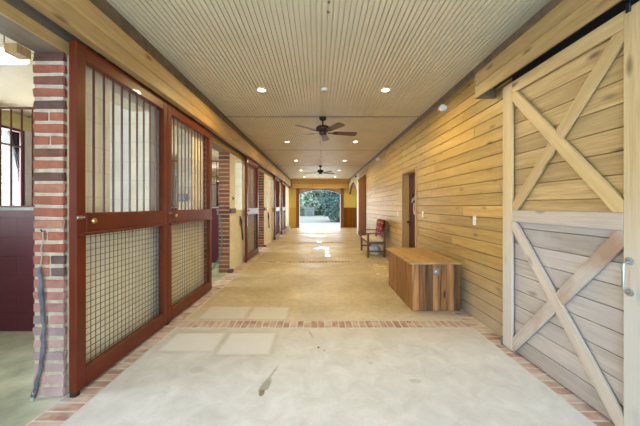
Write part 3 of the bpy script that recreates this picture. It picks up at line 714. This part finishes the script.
# ------------------------------------------------------------------ storage chest
ch = thing('storage_chest', (1.2, 3.66, .004), 'rustic dark wooden storage chest against the pine wall', 'chest')
b = MB(); w = .622; Ld = 1.22; hh = .60
ws = [.098, .082, .09, .095, .085, .09, .082]; x = 0
for q in ws: b.box(x + .0015, x + q - .0015, 0, .02, 0, hh, .003); b.box(x + .0015, x + q - .0015, Ld - .02, Ld, 0, hh, .003); x += q
y = .02
for q in (.24, .22, .26, .23, .23): b.box(0, .02, y + .0015, y + q - .0015, 0, hh, .003); b.box(w - .02, w, y + .0015, y + q - .0015, 0, hh, .003); y += q
b.box(.02, w - .02, .02, Ld - .02, .02, .04)
b.build('body', 'chest_z', ch)
b = MB(); x = -.045
for q in (.165, .17, .16, .17): b.box(x + .001, x + q - .001, -.04, Ld + .04, hh + .001, hh + .028, .004); x += q
b.build('lid', 'chest_lid', ch)
hp = MB().box(.27, .345, -.008, -.0005, .465, .55, .003).lathe([(.012, -.022), (.018, -.018), (.018, -.008), (.012, -.004)], (.31, 0, .505), 'Y')
tag(hp.build('hasp', 'silver', ch), 'bright steel hasp plate')

# ------------------------------------------------------------------ bench, blanket, bag
bn = thing('bench', (1.28, 7.44, .002), 'dark wooden two-seat bench with tan cushion beside the pine wall', 'bench')
BW = 1.2; BD = .48
for yy in (.025, BW - .025):
    board('leg', (.025, yy - .0, 0), (.025, yy, .62), .055, .045, (0, -1, 0), 'bench_wood', bn)
    board('leg', (BD - .02, yy, 0), (BD - .02, yy, .44), .055, .045, (0, -1, 0), 'bench_wood', bn)
    board('back_post', (BD - .02, yy, .44), (BD + .035, yy, .93), .05, .045, (0, -1, 0), 'bench_wood', bn)
    board('arm', (-.03, yy, .642), (BD + .01, yy, .642), .06, .026, (0, 0, 1), 'bench_wood', bn)
    board('stretcher', (.05, yy, .155), (BD - .045, yy, .155), .045, .025, (0, -1, 0), 'bench_wood', bn)
board('seat_rail', (.025, .05, .37), (.025, BW - .05, .37), .06, .03, (-1, 0, 0), 'bench_wood', bn)
board('seat_rail', (BD - .02, .05, .37), (BD - .02, BW - .05, .37), .06, .03, (-1, 0, 0), 'bench_wood', bn)
board('seat_rail', (.05, .02, .37), (BD - .045, .02, .37), .06, .03, (0, -1, 0), 'bench_wood', bn)
board('back_rail', (BD + .01, .05, .91), (BD + .01, BW - .05, .91), .07, .028, (-1, 0, -.1), 'bench_wood', bn)
board('back_rail', (BD - .03, .05, .52), (BD - .03, BW - .05, .52), .05, .028, (-1, 0, -.1), 'bench_wood', bn)
for k in range(7):
    yy = .16 + k * .145
    board('slat', (BD - .02, yy, .545), (BD + .012, yy, .875), .05, .012, (-1, 0, -.1), 'bench_wood', bn)
c = MB().box(.01, BD - .05, .05, BW - .05, .401, .465, .025); tag(c.build('cushion', 'cushion', bn, bevel=.01), 'tan seat cushion')
# blanket over the back rest
bl = MB()
NY = 15
rows = []
path = [(1.665, .60), (1.680, .66), (1.700, .76), (1.735, .88), (1.742, .935), (1.763, .962), (1.790, .955), (1.800, .90), (1.803, .80), (1.806, .70)]
for (px, pz) in path:
    r = []
    for k in range(NY + 1):
        yy = 7.50 + .80 * k / NY
        r.append(Vector((px - .012 + .010 * math.sin(k * 1.6 + pz * 4) * (.4 if pz > .9 else 1), yy + .03 * math.sin(pz * 9), pz - (.02 * math.sin(k * .9) if pz < .65 else 0))))
    rows.append(r)
for a, b_ in zip(rows[:-1], rows[1:]): bl.quadstrip(a, b_, .5)
o = bl.build('blanket', 'plaid', fix=False); sm = o.modifiers.new('thick', 'SOLIDIFY'); sm.thickness = .012
tag(o, 'red plaid blanket draped over the back of the bench', 'blanket')
# bag under the bench
bg = MB(); prof = [(.0, 0), (.11, .0), (.15, .03), (.165, .11), (.15, .19), (.10, .25), (.06, .275), (.07, .30), (.0, .302)]
bg.lathe(prof, (0, 0, 0), 'Z', 18)
bg.v = [Vector((v.x * (1 + .08 * math.sin(7 * math.atan2(v.y, v.x) + v.z * 20)), v.y * 1.25 * (1 + .08 * math.cos(5 * math.atan2(v.y, v.x))), v.z)) for v in bg.v]
tag(bg.build('sack', 'blue_white', loc=(1.56, 7.93, .002)), 'small white and blue sack on the floor under the bench', 'sack')
# door mat
mb = MB().box(0, .68, 0, 1.2, 0, .009, .003)
tag(mb.build('door_mat', 'rug', loc=(1.13, 5.34, .001)), 'tan patterned mat on the floor before the red side door', 'mat')

# ------------------------------------------------------------------ ceiling fans
def fan(loc, rz, label):
    t = thing('ceiling_fan', loc, label, 'ceiling fan', 'bronze ceiling fans down the aisle')
    MB().lathe([(.065, 0), (.068, -.02), (.05, -.05), (.022, -.065)], seg=24).build('canopy', 'fan_metal', t)
    MB().tube([(0, 0, -.05), (0, 0, -.16)], .012).build('downrod', 'fan_metal', t)
    MB().lathe([(.02, -.14), (.06, -.155), (.115, -.175), (.13, -.205), (.125, -.235), (.10, -.262), (.07, -.27), (.07, -.30), (.06, -.325), (.03, -.335), (.0, -.336)], seg=28).build('motor', 'fan_metal', t)
    for k in range(5):
        a = rz + k * 2 * math.pi / 5
        b = MB(); pts = [(.20, -.045), (.24, -.058), (.60, -.075), (.645, -.062), (.66, -.03), (.66, .03), (.645, .062), (.60, .075), (.24, .058), (.20, .045)]
        b.prism([(x, y, 0) for x, y in pts], (0, 0, .007))
        o = b.build('blade', 'fan_blade', t, loc=(0, 0, -.285)); o.rotation_euler = (R(-13), 0, a)
        ir = MB().box(.09, .20, -.018, .018, -.004, .0, .001).box(.19, .29, -.04, .04, -.006, -.0005, .001)
        ob = ir.build('bracket', 'fan_metal', o)
    MB().tube([(-.05, -.03, -.33), (-.05, -.03, -.46)], .002, 5).lathe([(0, -.49), (.007, -.482), (.006, -.46), (0, -.455)], (-.05, -.03, 0), seg=8).build('pull_chain', 'fan_metal', t)
    return t
fan((.08, 5.31, 3.0), R(11), 'nearer bronze ceiling fan with five walnut blades')
fan((.08, 11.75, 3.0), R(25), 'farther ceiling fan, close to the far end header')

# ------------------------------------------------------------------ recessed lights
ROW = ['nearest', 'second', 'third', 'fourth', 'farthest']
lys = [4.05, 7.33, 10.35, 13.2, 16.2]
for i, y in enumerate(lys):
    for x, sd in ((-.81, 'left'), (.95, 'right')):
        t = thing('recessed_light', (x, y, H), ('glowing recessed ceiling light, %s pair, on the side of the %s' % (ROW[i], 'stall doors' if sd == 'left' else 'pine wall')), 'ceiling light', 'recessed lights in two rows')
        MB().lathe([(.052, -.001), (.052, -.006), (.078, -.006), (.084, -.001)], seg=28).build('trim_ring', 'white_trim', t)
        MB().lathe([(.0, -.0045), (.051, -.0045), (.051, -.001), (0, -.001)], seg=28).build('lamp', 'bulb', t)
        ld = bpy.data.lights.new('can_lamp', 'SPOT'); ld.energy = 104 if i == 0 else 66; ld.color = (1.0, .77, .34); ld.spot_size = R(172); ld.spot_blend = .6; ld.shadow_soft_size = .05
        lo_ = bpy.data.objects.new('can_lamp', ld); col.objects.link(lo_); lo_.location = (0, 0, -.03); lo_.parent = t
# small ceiling items
t = thing('smoke_detector', (.075, 4.02, H), 'small round white detector on the ceiling before the nearer fan', 'detector')
MB().lathe([(.0, -.03), (.035, -.03), (.05, -.02), (.055, -.002), (.055, 0)], seg=22).build('housing', 'white_plastic', t)
MB().lathe([(.0, -.033), (.012, -.033), (.014, -.029)], seg=12).build('sensor', 'black_metal', t)
for (y, l) in ((8.43, 'thin hanging sprinkler pipe on the ceiling beyond the nearer fan'),):
    t = thing('sprinkler', (.07, y, H), l, 'sprinkler')
    MB().tube([(0, 0, 0), (0, 0, -.2)], .006).build('pipe', 'black_metal', t); MB().box(-.05, .05, -.006, .006, -.212, -.2, .002).build('head', 'black_metal', t)
for (x, y, l) in ((.085, 2.30, 'tiny dark clip on the ceiling, lower of the two overhead'), (.083, 2.42, 'tiny dark clip on the ceiling, farther of the two overhead'), (1.62, 6.96, 'tiny dark fixture on the ceiling above the side door')):
    tag(MB().lathe([(.0, -.012), (.008, -.012), (.012, -.004), (.012, 0)], seg=12).build('ceiling_clip', 'dark_wood', loc=(x, y, H)), l, 'clip')

# wall spot lights on the right wall
for (y, z, l) in ((4.2, 2.79, 'small round wall spotlight nearest the barn door header'), (8.75, 2.79, 'small round wall spotlight above the bench'), (13.9, 2.80, 'small dark wall spotlight by the far arch')):
    t = thing('wall_spotlight', (XR, y, z), l, 'spotlight')
    MB().lathe([(.04, 0), (.04, -.012), (.015, -.018), (.012, -.05)], axis='X').build('mount', 'white_plastic', t)
    MB().lathe([(.0, .03), (.03, .028), (.045, .0), (.048, -.05), (.04, -.052), (.0, -.04)], (-.075, -.01, -.01), 'Y').build('lamp_head', 'white_plastic' if y < 13 else 'black_metal', t)
# switch plates
for (y, z, w, l) in ((5.13, 1.20, .07, 'pale switch plate just right of the red side door'), (3.43, 1.175, .07, 'pale switch plate on the pine wall above the chest'), (6.74, 1.17, .07, 'pale switch plate between the bench and the side door')):
    t = thing('switch_plate', (XR, y, z), l, 'switch plate')
    MB().box(-.006, -.0003, -w / 2, w / 2, -.057, .057, .002).build('plate', 'white_plastic', t)
    MB().box(-.013, -.006, -.008, .008, -.016, .016, .002).build('toggle', 'white_trim', t)

# ------------------------------------------------------------------ wall clutter on the left
t = thing('rubber_strap', (-1.90, 2.006, 1.22), 'long twisted grey rubber strap hanging from a hook on the brick jamb', 'strap')
px = lambda x, y: ((x - 318.5) / 141.5 + 1.90, 1.35 - (y - 206) / 141.5 - 1.22)
pts = [(44, 266), (45, 280), (46, 300), (47.5, 318), (48, 335), (46.5, 352), (43.5, 370), (40, 385), (38, 396)]
Q = []
for a_, b_ in zip(pts[:-1], pts[1:]):
    for f_ in (0, .33, .66): Q.append((a_[0] + (b_[0] - a_[0]) * f_ + random.uniform(-.6, .6), a_[1] + (b_[1] - a_[1]) * f_))
pts = Q + [pts[-1]]
P = [(px(*p)[0], -.022 - .004 * math.sin(i * 1.7), px(*p)[1]) for i, p in enumerate(pts)]
MB().tube(P, [.009] + [random.uniform(.011, .018) for _ in P[2:]] + [.008], 6).build('strap_body', 'rubber', t)
MB().tube([(P[-3][0], P[-3][1] - .012, P[-3][2]), (P[-1][0], P[-1][1] - .008, P[-1][2]), (P[-1][0] - .03, -.02, P[-1][2] - .015)], [.006, .012, .004], 6).build('frayed_end', 'frayed', t)
MB().tube([(px(45.7, 231)[0], .006, px(45.7, 231)[1]), (px(45.7, 231)[0], -.022, px(45.7, 231)[1]), (px(45.7, 233)[0], -.028, px(45.7, 229)[1])], .004).build('hook', 'black_metal', t)
MB().tube([(px(45.7, 231)[0], -.015, px(45.7, 231)[1]), (px(46.3, 240)[0], -.012, px(46.3, 240)[1]), (px(44, 248)[0], -.014, px(44, 248)[1]), (px(45, 256)[0], -.014, px(45, 256)[1]), (px(44, 267)[0], -.02, px(44, 267)[1])], .004).build('cord', 'rope', t)

def halter(y, label):
    t = thing('halter', (XL, y, 1.11), label, 'halter')
    MB().tube([(-.01, 0, .0), (.04, 0, 0), (.05, 0, .02)], .006).build('hook', 'black_metal', t)
    MB().tube([(.03, 0, 0), (.03, -.03, -.14), (.03, .0, -.27), (.03, .04, -.14), (.03, .0, 0)], .012).build('noseband', 'leather', t)
    MB().tube([(.035, .0, -.02), (.03, .08, -.10), (.025, .15, -.33), (.022, .23, -.56)], .015).build('lead_strap', 'leather', t)
halter(6.50, 'black halter and lead strap hanging on the cream wall before the third stall door')
halter(10.1, 'black halter hanging on the cream wall between the third and fourth stall doors')
t = thing('wall_latch', (XL, 6.0, 1.51), 'small dark latch on the cream wall above the plum sill block', 'latch')
MB().box(0, .012, -.03, .03, -.04, .04, .003).build('plate', 'steel', t); MB().lathe([(0, .04), (.012, .038), (.012, .012)], (0, 0, 0), 'X').build('knob', 'black_metal', t)
t = thing('outlet_box', (-1.93, 4.053, 1.47), 'grey double outlet box behind the bars of the second stall door', 'outlet box')
MB().box(-.07, .07, -.02, .0, -.05, .05, .004).build('box', 'steel', t); MB().box(-.055, -.01, -.026, -.02, -.035, .035, .002).box(.01, .055, -.026, -.02, -.035, .035, .002).build('cover', 'silver', t)
# hose with tap on second jamb
t = thing('garden_hose', (-1.93, 5.755, 1.25), 'green hose hanging from a tap on the second brick jamb', 'hose')
q = lambda x, y, d=-.04: ((x - 318.5) / 49.5 + 1.93, d, 1.35 - (y - 206) / 49.5 - 1.25)
MB().tube([q(220.5, 214), q(222, 224, -.06), q(223, 238, -.06), q(222, 250, -.05), q(219.5, 259, -.05), q(215, 266, -.06), q(212.5, 270.3, -.08), q(209, 271.2, -.10)], .012).build('hose_loop', 'hose', t)
MB().tube([q(219, 212, 0.0), q(219, 212, -.07), q(219, 214.5, -.08)], .012).lathe([(.03, -.078), (.03, -.07)], (q(219, 210)[0], 0, q(219, 210)[2]), 'Y').build('tap', 'steel', t)
# white bucket far left
t = thing('bucket', (-1.62, 15.1, .004), 'small white bucket on the floor past the farthest stall door', 'bucket')
MB().lathe([(.0, .0), (.10, .0), (.13, .26), (.138, .265), (.138, .28), (.125, .28), (.095, .02), (0, .02)], seg=20).build('tub', 'white_plastic', t)
MB().tube([(.135 * math.cos(a), 0, .26 + .1 * math.sin(a)) for a in [math.pi * k / 10 for k in range(11)]], .003, 6).build('handle', 'steel', t)
# tube light in the nearest stall
t = thing('tube_light', (-3.4, 2.72, 2.72), 'bright fluorescent fixture high in the nearest stall', 'tube light')
MB().box(-1.0, .62, -.08, .08, .09, .13, .01).build('housing', 'white_plastic', t); MB().box(-.98, .60, -.07, .07, .0, .09, .03).build('diffuser', 'tube', t)
for xx in (-.8, .4): MB().tube([(xx, 0, .13), (xx, 0, .28)], .005).build('hanging_rod', 'steel', t)

# ------------------------------------------------------------------ outdoors
struct(MB().box(-60, 60, 18.3, 22.6, -.12, -.005).build('floor', 'drive'), 'pale concrete apron beyond the exit')
struct(MB().box(-60, 60, 22.6, 39, -.12, -.01).build('floor', 'gravel'), 'tan drive beyond the apron')
struct(MB().box(-60, 60, 39, 90, -.12, -.01).build('floor', 'lawn'))
struct(MB().box(-60, -5.6, -20, 18.3, -.12, -.05).build('floor', 'lawn'))
struct(MB().box(-5.6, 60, -40, Y0 - .6, -.12, -.03).build('floor', 'drive'))
def tree(name, loc, r, h, trunk, label, leafm, n=2600, s=.16, low=0.0):
    t = thing(name, loc, label, 'tree' if 'tree' in name else 'shrub')
    mb = MB(); rnd = random.Random(hash(label) % 1000 if False else sum(map(ord, label)))
    cl = []
    for k in range(26):
        a = rnd.uniform(0, 6.283); zz = rnd.uniform(low, 1); rr = math.sqrt(max(0, 1 - (2 * zz - 1) ** 2)) * .62 + .15
        cl.append((Vector((math.cos(a) * r * rr * rnd.uniform(.5, 1), math.sin(a) * r * rr * rnd.uniform(.5, 1), trunk + (h - trunk) * zz)), r * rnd.uniform(.28, .45)))
    for k in range(n):
        c, cr = rnd.choice(cl)
        d = Vector((rnd.gauss(0, 1), rnd.gauss(0, 1), rnd.gauss(0, 1))).normalized() * cr * rnd.uniform(.7, 1.05)
        p = c + d
        if p.z < .03: p.z = .03 + rnd.random() * .1
        u = Vector((rnd.gauss(0, 1), rnd.gauss(0, 1), rnd.gauss(0, 1))).normalized(); w = u.cross(d).normalized() if d.length else u
        e = s * rnd.uniform(.6, 1.3)
        mb._add([p - u * e * .5, p + w * e * .3, p + u * e * .5, p - w * e * .3], [(0, 1, 2, 3)])
    mb.build('foliage', leafm, t, fix=False)
    tb = MB().tube([(0, 0, 0), (.05 * r, 0, h * .35), (0, .06 * r, h * .7)], [.05 * h * .6, .04 * h * .5, .015 * h])
    for k in range(5):
        a = k * 1.3; tb.tube([(.03 * r, 0, h * (.3 + .07 * k)), (math.cos(a) * r * .5, math.sin(a) * r * .5, h * (.45 + .08 * k))], [.012 * h, .004 * h], 6)
    tb.build('trunk', 'bark', t)
    return t
tree('evergreen_tree', (2.35, 25.4, 0), 2.5, 4.8, .1, 'dark blue-green evergreen at the right of the far arch', 'leaf', 8000, .24)
tree('shrub', (1.6, 23.9, 0), .95, 1.5, .05, 'low rounded shrub in front of the evergreen beyond the exit', 'leaf', 1800, .13)
for i, (x, y, r, h, l) in enumerate(((1.2, 52, 5, 9, 'tall pale tree in the distance beyond the exit, between nearer trees'), (-5.5, 53, 5, 10, 'tall pale tree in the far distance beyond the exit, to the left'), (-4.5, 42, 3.6, 8.5, 'pale leafy tree beyond the exit, left side'), (-.8, 44, 3.6, 9, 'pale leafy tree beyond the exit, behind the shed'), (3.2, 43, 3.8, 9, 'pale leafy tree beyond the exit, behind the evergreen'), (7.5, 42, 3.8, 8.5, 'pale leafy tree far out beyond the exit, mostly hidden'), (-9, 43, 3.8, 8.5, 'pale leafy tree far left beyond the exit'))):
    tree('leafy_tree', (x, y, 0), r, h, .3, l, 'leaf_pale', 9000, .5)
for i, (x, y, l) in enumerate(((-24, 12, 'leafy tree outside the nearest stall window'), (-26, 20, 'leafy tree outside the middle stall windows'), (-27, 29, 'leafy tree outside the farthest stall window'))):
    tree('leafy_tree', (x, y, -.05), 2.8, 5.6, .3, l, 'leaf_pale', 3000, .35)
sh = thing('shed', (-1.2, 38.0, -.01), 'small grey shed with an arched opening beyond the exit', 'shed')
MB().box(-.62, .62, 0, 1.4, 0, .95).build('wall', 'shed', sh)
MB().prism([(-.70, -.1, .95), (.70, -.1, .95), (.5, -.1, 1.15), (-.5, -.1, 1.15)], (0, 1.6, 0)).build('roof', 'shed', sh)
pp = [(-.42, -.02, 0)] + [(-.42 * math.cos(math.pi * k / 12), -.02, .3 + .38 * math.sin(math.pi * k / 12)) for k in range(13)] + [(.42, -.02, 0)]
MB().prism(pp, (0, .019, 0)).build('arched_opening', 'shed_dark', sh)

# ------------------------------------------------------------------ light
pass
wd = bpy.data.worlds.new('World'); scene.world = wd; wd.use_nodes = True
nt = wd.node_tree; bg = nt.nodes['Background']
tc = N(nt, 'ShaderNodeTexCoord'); s = N(nt, 'ShaderNodeSeparateXYZ'); L(nt, tc.outputs['Generated'], s.inputs[0])
L(nt, ramp(nt, s.outputs['Z'], [(0, (.92, .96, 1.0)), (.5, (.72, .86, 1.0))]), bg.inputs['Color'])
bg.inputs['Strength'].default_value = 2.2
def area(name, loc, rot, sx, sy, e, c):
    ld = bpy.data.lights.new(name, 'AREA'); ld.shape = 'RECTANGLE'; ld.size = sx; ld.size_y = sy; ld.energy = e; ld.color = c
    o = bpy.data.objects.new(name, ld); col.objects.link(o); o.location = loc; o.rotation_euler = rot; return o
area('daylight_rear_opening', (0, Y0 - .3, 1.5), (R(-90), 0, R(180)), 3.4, 2.6, 320, (.45, .69, 1.0))
area('daylight_far_arch', (cx, 19.2, 1.3), (R(-90), 0, 0), 3.2, 2.6, 165, (.86, .94, 1.0))
area('side_room_fill', (4.9, 15.6, 1.6), (0, R(90), 0), 1.8, 2.0, 45, (1, .93, .8))  # unseen fill lamp added to brighten the room behind the side arch
for i, (a, b) in enumerate(wins):
    area('daylight_window', (-5.72, (a + b) / 2, 1.9), (0, R(-90), 0), 1.5, b - a, 230, (.92, .94, 1.0))

# ------------------------------------------------------------------ camera
cd = bpy.data.cameras.new('camera'); cam = bpy.data.objects.new('camera', cd); col.objects.link(cam)
cd.sensor_width = 36; cd.lens = 285 * 36 / 640; cd.shift_x = 1.5 / 640; cd.shift_y = -7 / 640; cd.clip_start = .05; cd.clip_end = 300
cam.location = (0, 0, 1.35); cam.rotation_euler = (R(90), 0, 0)
scene.camera = cam
vs = scene.view_settings; vs.view_transform = 'Standard'; vs.look = 'None'; vs.gamma = 1; vs.exposure = -0.28
try: vs.use_curve_mapping = False
except Exception: pass
scene.cycles.use_denoising = True
scene.cycles.max_bounces = 8
